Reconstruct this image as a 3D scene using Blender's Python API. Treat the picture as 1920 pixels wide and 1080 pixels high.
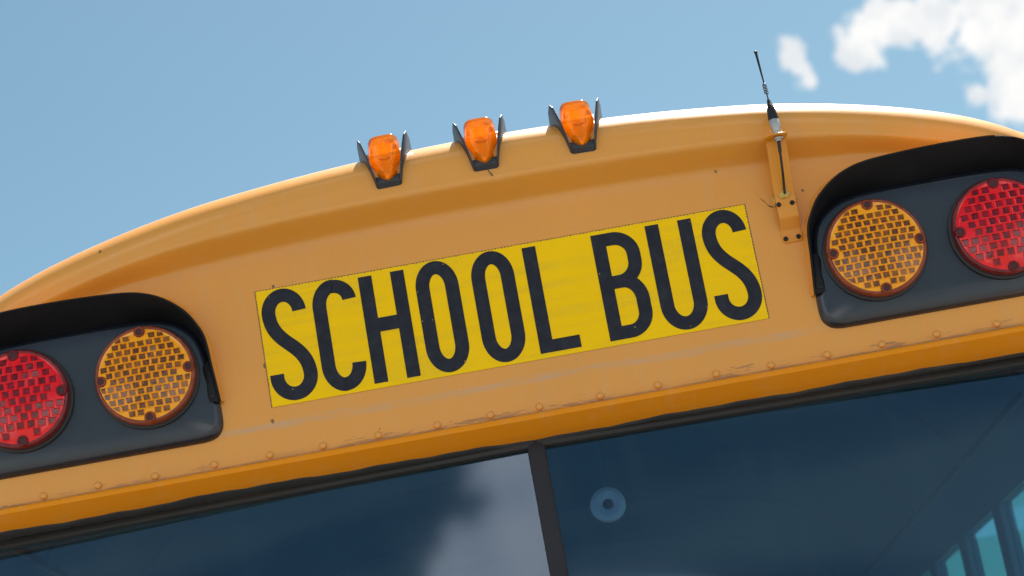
import bpy, bmesh, math, random
from mathutils import Vector, Matrix
R = math.radians
random.seed(7)
for o in list(bpy.data.objects): bpy.data.objects.remove(o, do_unlink=True)
scn = bpy.context.scene
col = scn.collection

# ------------------------------------------------------------------ camera
cam_data = bpy.data.cameras.new('camera'); cam = bpy.data.objects.new('camera', cam_data); col.objects.link(cam)
cam_data.lens = 75.0; cam_data.sensor_width = 36.0; cam_data.clip_start = 0.05; cam_data.clip_end = 5000
pitch, yaw, roll = 0.27397, 0.01046, -0.18027
f = Vector((math.sin(yaw)*math.cos(pitch), math.cos(yaw)*math.cos(pitch), math.sin(pitch)))
rt = Vector((math.cos(yaw), -math.sin(yaw), 0)); up = rt.cross(f)
a = rt*math.cos(roll)+up*math.sin(roll); b = -rt*math.sin(roll)+up*math.cos(roll)
m = Matrix((a, b, -f)).transposed().to_4x4(); m.translation = Vector((-0.0310, -3.7914, 1.7160))
cam.matrix_world = m
cam_data.dof.use_dof = True; cam_data.dof.focus_distance = 3.93; cam_data.dof.aperture_fstop = 4.6
scn.camera = cam

# ------------------------------------------------------------------ light
SUN_EL, SUN_AZ = R(58), R(24)          # azimuth from +Y (behind the bus) towards +X
sdir = Vector((math.sin(SUN_AZ)*math.cos(SUN_EL), math.cos(SUN_AZ)*math.cos(SUN_EL), math.sin(SUN_EL)))
sl = bpy.data.lights.new('sun', 'SUN'); sl.energy = 4.9; sl.angle = R(0.6); sl.color = (1, 0.95, 0.88)
so = bpy.data.objects.new('sun', sl); col.objects.link(so)
so.rotation_euler = (-sdir).to_track_quat('-Z', 'Y').to_euler(); so.location = (3, 6, 12)
scn.view_settings.view_transform = 'Standard'; scn.view_settings.look = 'None'
scn.view_settings.exposure = 1.18; scn.view_settings.gamma = 1.0; scn.view_settings.use_curve_mapping = False
scn.render.engine = 'CYCLES'

# ------------------------------------------------------------------ node helpers
class NT:
    def __init__(s, tree): s.t = tree; s.n = tree.nodes; s.l = tree.links
    def node(s, typ, **kw):
        n = s.n.new(typ)
        for k, v in kw.items(): setattr(n, k, v)
        return n
    def put(s, sock, v):
        if v is None: return
        if isinstance(v, bpy.types.NodeSocket): s.l.new(v, sock)
        else: sock.default_value = v
    def math(s, op, x, y=None, z=None, clamp=False):
        n = s.node('ShaderNodeMath', operation=op, use_clamp=clamp)
        s.put(n.inputs[0], x); s.put(n.inputs[1], y); s.put(n.inputs[2], z)
        return n.outputs[0]
    def smooth(s, x, lo, hi, a=0.0, b=1.0):
        n = s.node('ShaderNodeMapRange', interpolation_type='SMOOTHSTEP')
        s.put(n.inputs[0], x); s.put(n.inputs[1], lo); s.put(n.inputs[2], hi); s.put(n.inputs[3], a); s.put(n.inputs[4], b)
        return n.outputs[0]
    def mix(s, fac, A, B, blend='MIX'):
        n = s.node('ShaderNodeMix', data_type='RGBA', blend_type=blend)
        s.put(n.inputs[0], fac); s.put(n.inputs[6], A); s.put(n.inputs[7], B)
        return n.outputs[2]
    def noise(s, vec, scale, detail=3, rough=0.5, dist=0.0):
        n = s.node('ShaderNodeTexNoise'); s.put(n.inputs['Vector'], vec)
        n.inputs['Scale'].default_value = scale; n.inputs['Detail'].default_value = detail
        n.inputs['Roughness'].default_value = rough; n.inputs['Distortion'].default_value = dist
        return n.outputs['Fac']
    def mapping(s, vec, scale=(1,1,1), loc=(0,0,0)):
        n = s.node('ShaderNodeMapping'); s.put(n.inputs['Vector'], vec)
        n.inputs['Scale'].default_value = scale; n.inputs['Location'].default_value = loc
        return n.outputs[0]
    def bump(s, h, strength, dist=0.001):
        n = s.node('ShaderNodeBump'); n.inputs['Strength'].default_value = strength; n.inputs['Distance'].default_value = dist
        s.put(n.inputs['Height'], h); return n.outputs[0]
    def vor(s, vec, scale, feature='F1'):
        n = s.node('ShaderNodeTexVoronoi', feature=feature); s.put(n.inputs['Vector'], vec); n.inputs['Scale'].default_value = scale
        return n
def c4(c): return (c[0], c[1], c[2], 1.0)

# ------------------------------------------------------------------ world: clear sky with scattered cumulus
w = bpy.data.worlds.new('World'); scn.world = w; w.use_nodes = True
W = NT(w.node_tree); W.n.clear()
wo = W.node('ShaderNodeOutputWorld'); bg = W.node('ShaderNodeBackground'); W.l.new(bg.outputs[0], wo.inputs[0])
SKY = 0.050
bg.inputs['Strength'].default_value = SKY
sky = W.node('ShaderNodeTexSky', sky_type='NISHITA'); sky.sun_disc = False
sky.sun_elevation = SUN_EL; sky.sun_rotation = SUN_AZ
sky.air_density = 1.0; sky.dust_density = 1.0; sky.ozone_density = 0.6; sky.altitude = 100
tc = W.node('ShaderNodeTexCoord'); D = tc.outputs['Generated']
# (direction, radius) of cloud banks all round the sky
banks = [((.1565, .9240, .3490), .0065, .95), ((.1576, .9255, .3445), .0065, .95), ((.1600, .9275, .3390), .0050, .9), ((.1611, .9294, .3319), .0045, .85),
         ((.1839, .9212, .3430), .0095, .95), ((.1900, .9190, .3470), .012, 1.0), ((.2000, .9160, .3495), .012, 1.0), ((.2091, .9137, .3490), .013, 1.0), ((.2220, .9110, .3470), .015, 1.05),
         ((.2553, .9047, .3410), .028, 1.2), ((.2490, .9130, .3224), .012, 1.05), ((.2500, .9201, .3041), .013, 1.0), ((.2336, .9217, .3098), .0065, .9), ((.2370, .9110, .3360), .012, 1.0), ((.258, .912, .315), .015, 1.1),
         ((0.36, 0.87, 0.33), 0.09, 1.1), ((-0.62, 0.72, 0.31), 0.16, 1.0), ((0.75, 0.55, 0.36), 0.17, 1.0),
         ((-0.107, -0.914, 0.390), 0.015, 1.35), ((-0.108, -0.926, 0.353), 0.020, 1.45), ((-0.130, -0.930, 0.343), 0.022, 1.4), ((-0.088, -0.918, 0.380), 0.016, 1.2), ((-0.85, -0.45, 0.3), 0.15, 1.0), ((0.85, -0.45, 0.3), 0.15, 1.0),
         ((0.0, -.99, .06), .12, 1.05), ((.36, -.93, .08), .12, 1.05), ((-.36, -.93, .08), .12, 1.05), ((.68, -.72, .12), .15, 1.05), ((-.68, -.72, .12), .15, 1.05), ((.28, -.70, .66), .17, 1.05), ((-.33, -.68, .66), .17, 1.05), ((0, -.38, .92), .15, 1.05), ((.65, -.5, .55), .17, 1.05), ((-.65, -.5, .55), .17, 1.05), ((.6, .1, .8), .15, 1.0), ((-.6, .25, .75), .16, 1.0), ((0.95, 0.0, 0.32), 0.18, 1.0), ((-0.95, 0.1, 0.3), 0.18, 1.0)]  # unseen banks, mostly behind the camera, added to brighten the cap
wn = W.node('ShaderNodeTexNoise'); W.put(wn.inputs['Vector'], D); wn.inputs['Scale'].default_value = 55; wn.inputs['Detail'].default_value = 4
wv = W.node('ShaderNodeVectorMath', operation='SUBTRACT'); W.l.new(wn.outputs['Color'], wv.inputs[0]); wv.inputs[1].default_value = (.5, .5, .5)
ws = W.node('ShaderNodeVectorMath', operation='SCALE'); W.l.new(wv.outputs[0], ws.inputs[0]); ws.inputs['Scale'].default_value = 0.012
wd = W.node('ShaderNodeVectorMath', operation='ADD'); W.l.new(D, wd.inputs[0]); W.l.new(ws.outputs[0], wd.inputs[1])
cov = None
for (c, r, amp) in banks:
    c = Vector(c).normalized()
    dn = W.node('ShaderNodeVectorMath', operation='DISTANCE'); W.l.new(wd.outputs[0], dn.inputs[0]); dn.inputs[1].default_value = c
    k = W.smooth(dn.outputs['Value'], 0.0, r*1.9, amp, 0.0)
    cov = k if cov is None else W.math('MAXIMUM', cov, k)
fine = W.noise(D, 62, 9, 0.62, 0.3)
big = W.noise(D, 9, 6, 0.6)
den = W.math('ADD', cov, W.math('MULTIPLY', W.math('SUBTRACT', fine, 0.5), 2.2))
den = W.math('ADD', den, W.math('MULTIPLY', W.math('SUBTRACT', big, 0.5), 0.25))
den = W.math('MULTIPLY', den, W.smooth(cov, 0.0, 0.12))
mask = W.smooth(den, 0.26, 0.74)
shade = W.smooth(W.noise(D, 38, 6, 0.6), 0.35, 0.66)
cl = 0.45
cloud = W.mix(shade, c4((0.76*cl/SKY, 0.80*cl/SKY, 0.84*cl/SKY)), c4((1.0*cl/SKY, 0.99*cl/SKY, 0.97*cl/SKY)))
# cumulus facing the sun is lit full on, cumulus towards it is seen against the light
dt = W.node('ShaderNodeVectorMath', operation='DOT_PRODUCT'); W.l.new(D, dt.inputs[0]); dt.inputs[1].default_value = Vector((sdir.x, sdir.y, 0)).normalized()
lit = W.smooth(dt.outputs['Value'], -0.9, 0.3, 2.2, 1.0)
vm = W.node('ShaderNodeVectorMath', operation='SCALE'); W.l.new(cloud, vm.inputs[0]); W.l.new(lit, vm.inputs['Scale'])
cloud = vm.outputs[0]
W.l.new(W.mix(mask, W.mix(1.0, sky.outputs[0], c4((0.77, 0.99, 0.93)), 'MULTIPLY'), cloud), bg.inputs['Color'])

# ------------------------------------------------------------------ materials
MATS = {}
def newmat(name):
    mt = bpy.data.materials.new(name); mt.use_nodes = True
    t = NT(mt.node_tree); p = mt.node_tree.nodes['Principled BSDF']; MATS[name] = mt
    return mt, t, p
def simple(name, color, rough=0.5, metal=0.0, coat=0.0, var=0.12, vscale=40, bump=0.0, bscale=300, spec=0.5):
    mt, t, p = newmat(name)
    oc = t.node('ShaderNodeTexCoord').outputs['Object']
    nz = t.noise(oc, vscale, 5, 0.6)
    lo = c4([v*(1-var) for v in color]); hi = c4([min(1, v*(1+var)) for v in color])
    t.put(p.inputs['Base Color'], t.mix(nz, lo, hi))
    t.put(p.inputs['Roughness'], t.math('ADD', rough-0.06, t.math('MULTIPLY', nz, 0.12)))
    p.inputs['Metallic'].default_value = metal; p.inputs['Coat Weight'].default_value = coat; p.inputs['Coat Roughness'].default_value = 0.12
    p.inputs['Specular IOR Level'].default_value = spec
    if bump: t.put(p.inputs['Normal'], t.bump(t.noise(oc, bscale, 3, 0.6), bump, 0.002))
    return mt

def paint(name, base, cap=True):
    mt, t, p = newmat(name)
    oc = t.node('ShaderNodeTexCoord').outputs['Object']
    sep = t.node('ShaderNodeSeparateXYZ'); t.l.new(oc, sep.inputs[0]); X, Y, Z = sep.outputs
    cc = t.mix(t.noise(oc, 3.0, 5, 0.6), c4([v*0.93 for v in base]), c4([min(1, v*1.06) for v in base]))
    # faint chalking, vertical run-off
    run = t.noise(t.mapping(oc, (38, 38, 2.2)), 1.0, 4, 0.6)
    cc = t.mix(t.math('MULTIPLY', t.smooth(run, 0.48, 0.75), 0.13), cc, c4((0.62, 0.40, 0.20)))
    rough = t.math('ADD', 0.30, t.math('MULTIPLY', t.noise(oc, 14, 4, 0.6), 0.16))
    if cap:
        # grey water line under the sign
        wob = t.math('MULTIPLY', t.math('SUBTRACT', t.noise(t.mapping(oc, (2.2, 1, 1)), 2.0, 3), 0.5), 0.022)
        dz = t.math('ABSOLUTE', t.math('SUBTRACT', t.math('ADD', Z, wob), 2.604))
        st = t.math('MULTIPLY', t.smooth(dz, 0.001, 0.011, 1, 0), t.smooth(t.noise(t.mapping(oc, (4, 1, 30)), 3.0, 5, 0.65), 0.32, 0.68))
        st = t.math('MULTIPLY', st, t.smooth(t.math('ABSOLUTE', X), 0.50, 0.62, 1, 0))
        cc = t.mix(t.math('MULTIPLY', st, 0.55), cc, c4((0.50, 0.36, 0.26)))
        # old brown sealant smeared along the rivets
        edge = t.noise(t.mapping(oc, (9, 1, 60)), 1.6, 6, 0.7)
        hgt = t.math('ADD', 2.538, t.math('MULTIPLY', t.smooth(edge, 0.40, 0.72), 0.030))
        sm = t.smooth(t.math('SUBTRACT', hgt, Z), -0.002, 0.0025)
        sm = t.math('MULTIPLY', sm, t.smooth(t.noise(t.mapping(oc, (6, 1, 60)), 1.5, 5, 0.7), 0.28, 0.5))
        sm = t.math('MULTIPLY', sm, t.smooth(Z, 2.530, 2.536))
        reach = t.smooth(t.noise(t.mapping(oc, (3.0, 1, 0.01), (1.7, 0, 0)), 1.0, 2), 0.40, 0.58, 0.10, 0.75)
        sm = t.math('MULTIPLY', sm, reach)
        cc = t.mix(sm, cc, c4((0.34, 0.155, 0.06)))
        rough = t.math('ADD', rough, t.math('MULTIPLY', sm, 0.3))
        gl_ = t.math('MULTIPLY', t.smooth(Z, 2.5405, 2.5475, 1, 0), t.smooth(t.noise(t.mapping(oc, (5, 1, 3), (3, 0, 0)), 2.0, 5, 0.65), 0.30, 0.62, 0.15, 0.8))
        cc = t.mix(gl_, cc, c4((0.20, 0.085, 0.035)))
        # insects, chips and road grit
        v = t.vor(t.mapping(oc, (1, 0.3, 0.75)), 26); v.inputs['Randomness'].default_value = 1.0
        sx = t.node('ShaderNodeSeparateXYZ'); t.l.new(v.outputs['Color'], sx.inputs[0])
        siz = t.math('MULTIPLY', t.math('POWER', sx.outputs[0], 5.0), 0.13)
        dd = t.math('ADD', v.outputs['Distance'], t.math('MULTIPLY', t.math('SUBTRACT', t.noise(oc, 420, 3), 0.5), 0.08))
        sp = t.math('MULTIPLY', t.smooth(t.math('SUBTRACT', dd, siz), -0.02, 0.006, 1, 0), t.math('GREATER_THAN', sx.outputs[0], 0.52))
        cc = t.mix(t.math('MULTIPLY', sp, 0.8), cc, c4((0.09, 0.05, 0.03)))
        v2 = t.vor(oc, 140); s2 = t.node('ShaderNodeSeparateXYZ'); t.l.new(v2.outputs['Color'], s2.inputs[0])
        sp2 = t.math('MULTIPLY', t.smooth(v2.outputs['Distance'], 0.05, 0.14, 1, 0), t.math('GREATER_THAN', s2.outputs[1], 0.90))
        cc = t.mix(t.math('MULTIPLY', sp2, 0.5), cc, c4((0.16, 0.08, 0.04)))
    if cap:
        at = t.node('ShaderNodeAttribute', attribute_name='rim_highlight')
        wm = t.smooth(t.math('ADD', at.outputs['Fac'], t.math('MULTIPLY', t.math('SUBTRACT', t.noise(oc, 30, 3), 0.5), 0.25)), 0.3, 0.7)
        cc = t.mix(wm, cc, c4((0.80, 0.78, 0.75)))  # whitens the base colour for the bright rim along the brow
    t.put(p.inputs['Base Color'], cc); t.put(p.inputs['Roughness'], rough)
    p.inputs['Coat Weight'].default_value = 0.5; p.inputs['Coat Roughness'].default_value = 0.2; p.inputs['Specular IOR Level'].default_value = 0.4
    b1 = t.node('ShaderNodeBump'); b1.inputs['Strength'].default_value = 0.35; b1.inputs['Distance'].default_value = 0.004; t.put(b1.inputs['Height'], t.noise(oc, 7, 2, 0.4))
    b2 = t.node('ShaderNodeBump'); b2.inputs['Strength'].default_value = 0.06; b2.inputs['Distance'].default_value = 0.002; t.put(b2.inputs['Height'], t.noise(oc, 150, 3, 0.5)); t.l.new(b1.outputs[0], b2.inputs['Normal'])
    t.put(p.inputs['Normal'], b2.outputs[0])
    return mt
YEL = (0.77, 0.325, 0.044)
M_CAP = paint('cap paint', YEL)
M_YEL = paint('yellow paint', YEL, False)
M_LIP = paint('shaded lip yellow', (0.82, 0.275, 0.008), False)  # same yellow, deepened to put the underside's shade into the colour
for k_, v_ in (('Coat Weight', 0.0), ('Specular IOR Level', 0.15)): M_LIP.node_tree.nodes['Principled BSDF'].inputs[k_].default_value = v_
M_BRK = paint('bracket paint', (0.74, 0.275, 0.004), False)
M_BLACK = simple('satin black paint', (0.008, 0.011, 0.020), 0.30, var=0.5, vscale=25, bump=0.28, bscale=420, coat=0.6)
M_VISOR = simple('visor black', (0.007, 0.0075, 0.009), 0.45, var=0.4, bump=0.3, bscale=500, spec=0.25)
M_RUB = simple('rubber', (0.022, 0.021, 0.020), 0.6, var=0.4, vscale=15, bump=0.4, bscale=150)
M_SCREW = simple('black screw', (0.012, 0.011, 0.012), 0.4, metal=0.3)
M_GUARD = simple('guard plastic', (0.035, 0.036, 0.042), 0.42, var=0.3, vscale=60)
M_NICK = simple('nickel', (0.55, 0.54, 0.50), 0.32, metal=0.9, bump=0.5, bscale=900)
M_SEAL = simple('sealant', (0.62, 0.40, 0.08), 0.35, var=0.45, vscale=110, bump=0.8, bscale=180)
M_GRND = simple('concrete', (0.20, 0.195, 0.185), 0.9, var=0.2, vscale=0.6)
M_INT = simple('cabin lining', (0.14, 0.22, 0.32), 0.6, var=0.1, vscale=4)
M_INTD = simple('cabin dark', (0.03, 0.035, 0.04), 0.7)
M_PALE = simple('pale plastic', (0.80, 0.88, 0.80), 0.5)
M_CRACK = simple('crack', (0.03, 0.018, 0.01), 0.9)
M_ROOF = paint('roof paint', (0.82, 0.80, 0.76), False)

# reflective sheet
mt, t, p = newmat('reflective sheet'); M_SHEET = mt
oc = t.node('ShaderNodeTexCoord').outputs['Object']
h = t.vor(oc, 330, 'DISTANCE_TO_EDGE').outputs['Distance']
bands = t.noise(t.mapping(oc, (2.0, 1, 55)), 1.0, 3, 0.55)
patch = t.noise(oc, 9, 3)
amt = t.math('MULTIPLY', t.smooth(bands, 0.42, 0.66), t.smooth(patch, 0.35, 0.6))
cc = t.mix(t.noise(oc, 6, 4), c4((0.97, 0.57, 0.001)), c4((1.0, 0.63, 0.002)))
cc = t.mix(t.math('MULTIPLY', amt, 0.35), cc, c4((0.66, 0.38, 0.004)))
cc = t.mix(t.math('MULTIPLY', t.smooth(h, 0.12, 0.30), t.math('MULTIPLY', amt, 0.7)), cc, c4((0.95, 0.72, 0.06)))
stn = t.smooth(t.noise(t.mapping(oc, (1, 1, 1), (.3, 0, .2)), 13, 5, 0.6), 0.62, 0.8)
cc = t.mix(t.math('MULTIPLY', stn, 0.3), cc, c4((0.70, 0.33, 0.01)))
t.put(p.inputs['Base Color'], cc); p.inputs['Roughness'].default_value = 0.45; p.inputs['Specular IOR Level'].default_value = 0.12
t.put(p.inputs['Normal'], t.bump(h, 0.15, 0.0008))

# black letter film with pin-holes
mt, t, p = newmat('letter film'); M_LET = mt
oc = t.node('ShaderNodeTexCoord').outputs['Object']
cc = t.mix(t.smooth(t.noise(oc, 45, 6, 0.65), 0.4, 0.7), c4((0.012, 0.013, 0.020)), c4((0.022, 0.024, 0.034)))
v = t.vor(oc, 110); s_ = t.node('ShaderNodeSeparateXYZ'); t.l.new(v.outputs['Color'], s_.inputs[0])
pin = t.math('MULTIPLY', t.smooth(v.outputs['Distance'], 0.07, 0.14, 1, 0), t.math('GREATER_THAN', s_.outputs[0], 0.92))
cc = t.mix(t.math('MULTIPLY', pin, 0.8), cc, c4((0.62, 0.42, 0.16)))
t.put(p.inputs['Base Color'], cc); p.inputs['Roughness'].default_value = 0.42; p.inputs['Specular IOR Level'].default_value = 0.25

def lensmat(name, col_, dark, rough=0.12, sub=0.0, cells=False):
    mt, t, p = newmat(name)
    oc = t.node('ShaderNodeTexCoord').outputs['Object']
    nz = t.noise(oc, 70, 5, 0.65)
    fac = t.smooth(nz, 0.3, 0.7)
    if cells:
        ta = t.node('ShaderNodeAttribute', attribute_name='tone')
        fac = t.math('ADD', t.math('MULTIPLY', ta.outputs['Fac'], 0.40), t.math('MULTIPLY', t.smooth(t.noise(oc, 240, 3, 0.6), 0.35, 0.75), 0.55), clamp=True)
    t.put(p.inputs['Base Color'], t.mix(fac, c4(dark), c4(col_)))
    p.inputs['Roughness'].default_value = rough; p.inputs['Coat Weight'].default_value = 0.3; p.inputs['Coat Roughness'].default_value = 0.05; p.inputs['Specular IOR Level'].default_value = 0.35
    p.inputs['Subsurface Weight'].default_value = sub; p.inputs['Subsurface Radius'].default_value = (0.02, 0.008, 0.001); p.inputs['Subsurface Scale'].default_value = 1.0
    t.put(p.inputs['Normal'], t.bump(t.noise(oc, 260, 2), 0.08, 0.001))
    return mt
M_AMB = lensmat('amber lens', (1.0, 0.43, 0.006), (0.95, 0.33, 0.004))
M_AMBC = lensmat('amber cells', (0.46, 0.16, 0.014), (0.07, 0.020, 0.005), 0.10, cells=True)  # darker than the lens: the lamp's dim inside put into the colour
M_AMBR = lensmat('amber rim', (0.30, 0.055, 0.012), (0.17, 0.028, 0.01), 0.2)
M_RED = lensmat('red lens', (0.92, 0.009, 0.012), (0.74, 0.005, 0.008))
M_REDC = lensmat('red cells', (0.46, 0.008, 0.016), (0.08, 0.002, 0.006), 0.10, cells=True)
M_REDR = lensmat('red rim', (0.20, 0.010, 0.012), (0.10, 0.006, 0.008), 0.2)
M_HOLE = simple('screw recess', (0.05, 0.006, 0.005), 0.5)
# translucent marker lens
mt = bpy.data.materials.new('marker lens'); mt.use_nodes = True; M_MARK = mt; t = NT(mt.node_tree); t.n.clear()
oc = t.node('ShaderNodeTexCoord').outputs['Object']
cc = t.mix(t.noise(oc, 90, 4), c4((1.0, 0.36, 0.002)), c4((1.0, 0.56, 0.006)))
tl = t.node('ShaderNodeBsdfTranslucent'); t.l.new(cc, tl.inputs[0])
df = t.node('ShaderNodeBsdfDiffuse'); t.l.new(cc, df.inputs[0])
tp = t.node('ShaderNodeBsdfTransparent'); tp.inputs[0].default_value = (1.0, 0.42, 0.02, 1)
gl = t.node('ShaderNodeBsdfGlossy'); gl.inputs['Roughness'].default_value = 0.10
m1 = t.node('ShaderNodeMixShader'); m1.inputs[0].default_value = 0.25; t.l.new(tl.outputs[0], m1.inputs[1]); t.l.new(df.outputs[0], m1.inputs[2])
m2 = t.node('ShaderNodeMixShader'); m2.inputs[0].default_value = 0.18; t.l.new(m1.outputs[0], m2.inputs[1]); t.l.new(tp.outputs[0], m2.inputs[2])
fr = t.node('ShaderNodeFresnel'); fr.inputs[0].default_value = 1.4
m3 = t.node('ShaderNodeMixShader'); t.l.new(fr.outputs[0], m3.inputs[0]); t.l.new(m2.outputs[0], m3.inputs[1]); t.l.new(gl.outputs[0], m3.inputs[2])
ou = t.node('ShaderNodeOutputMaterial'); t.l.new(m3.outputs[0], ou.inputs[0])
M_MARKI = simple('marker core', (0.85, 0.20, 0.01), 0.3)

def glassmat(name, tint, ior, rough, film=0.0):  # film: strength of the painted haze that gives soft light gradients
    mt = bpy.data.materials.new(name); mt.use_nodes = True; t = NT(mt.node_tree); t.n.clear()
    out = t.node('ShaderNodeOutputMaterial'); mx = t.node('ShaderNodeMixShader')
    tr = t.node('ShaderNodeBsdfTransparent'); tr.inputs[0].default_value = c4(tint)
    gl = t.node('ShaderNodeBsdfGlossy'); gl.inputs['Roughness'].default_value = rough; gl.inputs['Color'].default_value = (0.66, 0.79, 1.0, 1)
    fr = t.node('ShaderNodeFresnel'); fr.inputs[0].default_value = ior
    geo = t.node('ShaderNodeNewGeometry')
    t.put(mx.inputs[0], t.math('MULTIPLY', fr.outputs[0], t.math('SUBTRACT', 1.0, geo.outputs['Backfacing']))); t.l.new(tr.outputs[0], mx.inputs[1]); t.l.new(gl.outputs[0], mx.inputs[2])
    if film:  # diffuse teal haze painted on the pane for soft light gradients
        oc = t.node('ShaderNodeTexCoord').outputs['Object']
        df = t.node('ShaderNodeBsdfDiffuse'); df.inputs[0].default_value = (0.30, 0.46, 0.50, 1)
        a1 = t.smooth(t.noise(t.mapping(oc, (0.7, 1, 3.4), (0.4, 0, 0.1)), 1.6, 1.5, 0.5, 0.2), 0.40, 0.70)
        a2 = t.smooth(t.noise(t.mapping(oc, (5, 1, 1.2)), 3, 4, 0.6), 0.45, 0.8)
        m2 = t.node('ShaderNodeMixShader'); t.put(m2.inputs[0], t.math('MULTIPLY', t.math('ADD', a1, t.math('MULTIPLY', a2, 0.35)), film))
        t.l.new(mx.outputs[0], m2.inputs[1]); t.l.new(df.outputs[0], m2.inputs[2]); t.l.new(m2.outputs[0], out.inputs[0])
    else: t.l.new(mx.outputs[0], out.inputs[0])
    return mt
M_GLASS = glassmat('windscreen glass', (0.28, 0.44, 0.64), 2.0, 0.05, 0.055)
M_SIDEG = glassmat('side glass', (0.55, 0.88, 0.78), 1.3, 0.02)

# ------------------------------------------------------------------ mesh helpers
def link(name, me, mat, parent, smooth=False):
    o = bpy.data.objects.new(name, me); col.objects.link(o); o.parent = parent
    if mat is not None and not me.materials: me.materials.append(mat)
    if smooth:
        for pl in me.polygons: pl.use_smooth = True
    return o
def mesh(name, vs, fs, mat, parent, smooth=False, bevel=0.0, seg=2, sharp=None):
    me = bpy.data.meshes.new(name); me.from_pydata([tuple(v) for v in vs], [], fs)
    bm = bmesh.new(); bm.from_mesh(me)
    bmesh.ops.remove_doubles(bm, verts=bm.verts, dist=1e-6)
    bmesh.ops.recalc_face_normals(bm, faces=bm.faces)
    if bevel:
        es = [e for e in bm.edges if len(e.link_faces) == 2 and e.calc_face_angle(0) > R(30)]
        bmesh.ops.bevel(bm, geom=es, offset=bevel, segments=seg, profile=0.5, affect='EDGES')
    bm.to_mesh(me); bm.free()
    o = link(name, me, mat, parent, smooth or bool(bevel))
    if sharp:
        me.set_sharp_from_angle(angle=R(sharp))
    return o
def box_vf(x0, x1, y0, y1, z0, z1, off=0):
    vs = [(x, y, z) for z in (z0, z1) for y in (y0, y1) for x in (x0, x1)]
    fs = [(0,2,3,1), (4,5,7,6), (0,1,5,4), (2,6,7,3), (0,4,6,2), (1,3,7,5)]
    return vs, [tuple(i+off for i in q) for q in fs]
def box(name, x0, x1, y0, y1, z0, z1, mat, parent, bevel=0.0):
    vs, fs = box_vf(x0, x1, y0, y1, z0, z1); return mesh(name, vs, fs, mat, parent, bevel=bevel)
def grid(rows, closed=False, off=0):
    vs = [p_ for r_ in rows for p_ in r_]; n = len(rows[0]); fs = []
    for i in range(len(rows)-1):
        for j in range(n if closed else n-1):
            fs.append((off+i*n+j, off+i*n+(j+1) % n, off+(i+1)*n+(j+1) % n, off+(i+1)*n+j))
    return vs, fs
def lathe_rows(prof, n, frame):
    """prof: (radius, height) list; frame(u, v, h) -> point"""
    return [[frame(r_*math.cos(2*math.pi*k/n), r_*math.sin(2*math.pi*k/n), h_) for k in range(n)] for r_, h_ in prof]
def lathe(name, prof, frame, mat, parent, n=32, cap0=False, cap1=False, sharp=40):
    rows = lathe_rows(prof, n, frame); vs, fs = grid(rows, True)
    if cap0: fs.append(tuple(range(n)))
    if cap1: fs.append(tuple(range(len(vs)-n, len(vs))))
    return mesh(name, vs, fs, mat, parent, smooth=True, sharp=sharp)
def tube(name, pts, rad, mat, parent, n=10):
    pts = [Vector(q) for q in pts]; rows = []; nrm = None
    for i, q in enumerate(pts):
        d = (pts[min(i+1, len(pts)-1)]-pts[max(i-1, 0)]).normalized()
        if nrm is None: nrm = d.orthogonal().normalized()
        nrm = (nrm-d*nrm.dot(d)).normalized(); bi = d.cross(nrm)
        r_ = rad(i/(len(pts)-1)) if callable(rad) else rad
        rows.append([q+(nrm*math.cos(2*math.pi*k/n)+bi*math.sin(2*math.pi*k/n))*r_ for k in range(n)])
    vs, fs = grid(rows, True); fs.append(tuple(range(n))); fs.append(tuple(range(len(vs)-n, len(vs))))
    return mesh(name, vs, fs, mat, parent, smooth=True, sharp=50)
def resample(poly, step, closed=False):
    pts = [Vector(q) for q in poly]
    if closed: pts = pts+[pts[0]]
    # Catmull-Rom then even spacing
    out = []
    n = len(pts)
    for i in range(n-1):
        p0 = pts[i-1] if i > 0 else (pts[-2] if closed else pts[0]*2-pts[1])
        p1, p2 = pts[i], pts[i+1]
        p3 = pts[i+2] if i+2 < n else (pts[1] if closed else pts[-1]*2-pts[-2])
        m_ = max(2, int((p2-p1).length/step))
        for k in range(m_):
            u = k/m_
            out.append(0.5*((2*p1)+(p2-p0)*u+(2*p0-5*p1+4*p2-p3)*u*u+(3*p1-p0-3*p2+p3)*u**3))
    if not closed: out.append(pts[-1])
    return out

# ================================================================== the setting
g = mesh('ground', [(-1500, -1500, 0), (1500, -1500, 0), (1500, 1500, 0), (-1500, 1500, 0)], [(0, 1, 2, 3)], M_GRND, None)
g['kind'] = 'structure'

# ================================================================== the bus
bus = bpy.data.objects.new('school_bus', None); col.objects.link(bus)
bus['label'] = 'weathered yellow school bus seen from below its lettered end cap with warning lamps'
bus['category'] = 'school bus'

# ---- end cap surface
APEX = 3.091
def zroof(x):
    x = abs(x)
    if x <= 1.0: return APEX-0.119*x*x-0.010*x**4-0.030*x**12
    lo, hi = 0.0, 1.0
    for _ in range(40):
        mid = (lo+hi)/2
        xx = (1-mid)**2*1.0+2*mid*(1-mid)*1.2+mid*mid*1.2
        if xx < x: lo = mid
        else: hi = mid
    z1 = APEX-0.159
    return (1-lo)**2*z1+2*lo*(1-lo)*(z1-0.098)+lo*lo*2.55
B0 = 0.050
def zb2(x): return min(2.984-0.035*x*x-0.085*x**4, zroof(x)-0.074)
def zb1(x): return min(2.942-0.05*x*x, zb2(x)-0.03)
def yoff(x):
    q = max(0, abs(x)-1.05)/0.15
    return 0.15*(1-math.sqrt(max(0, 1-min(1, q)**2)))
def sst(u): u = max(0, min(1, u)); return u*u*(3-2*u)
EY, EZ = 0.090, 0.070
def bro(x): return B0*(1-sst((abs(x)-0.50)/0.55))
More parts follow.
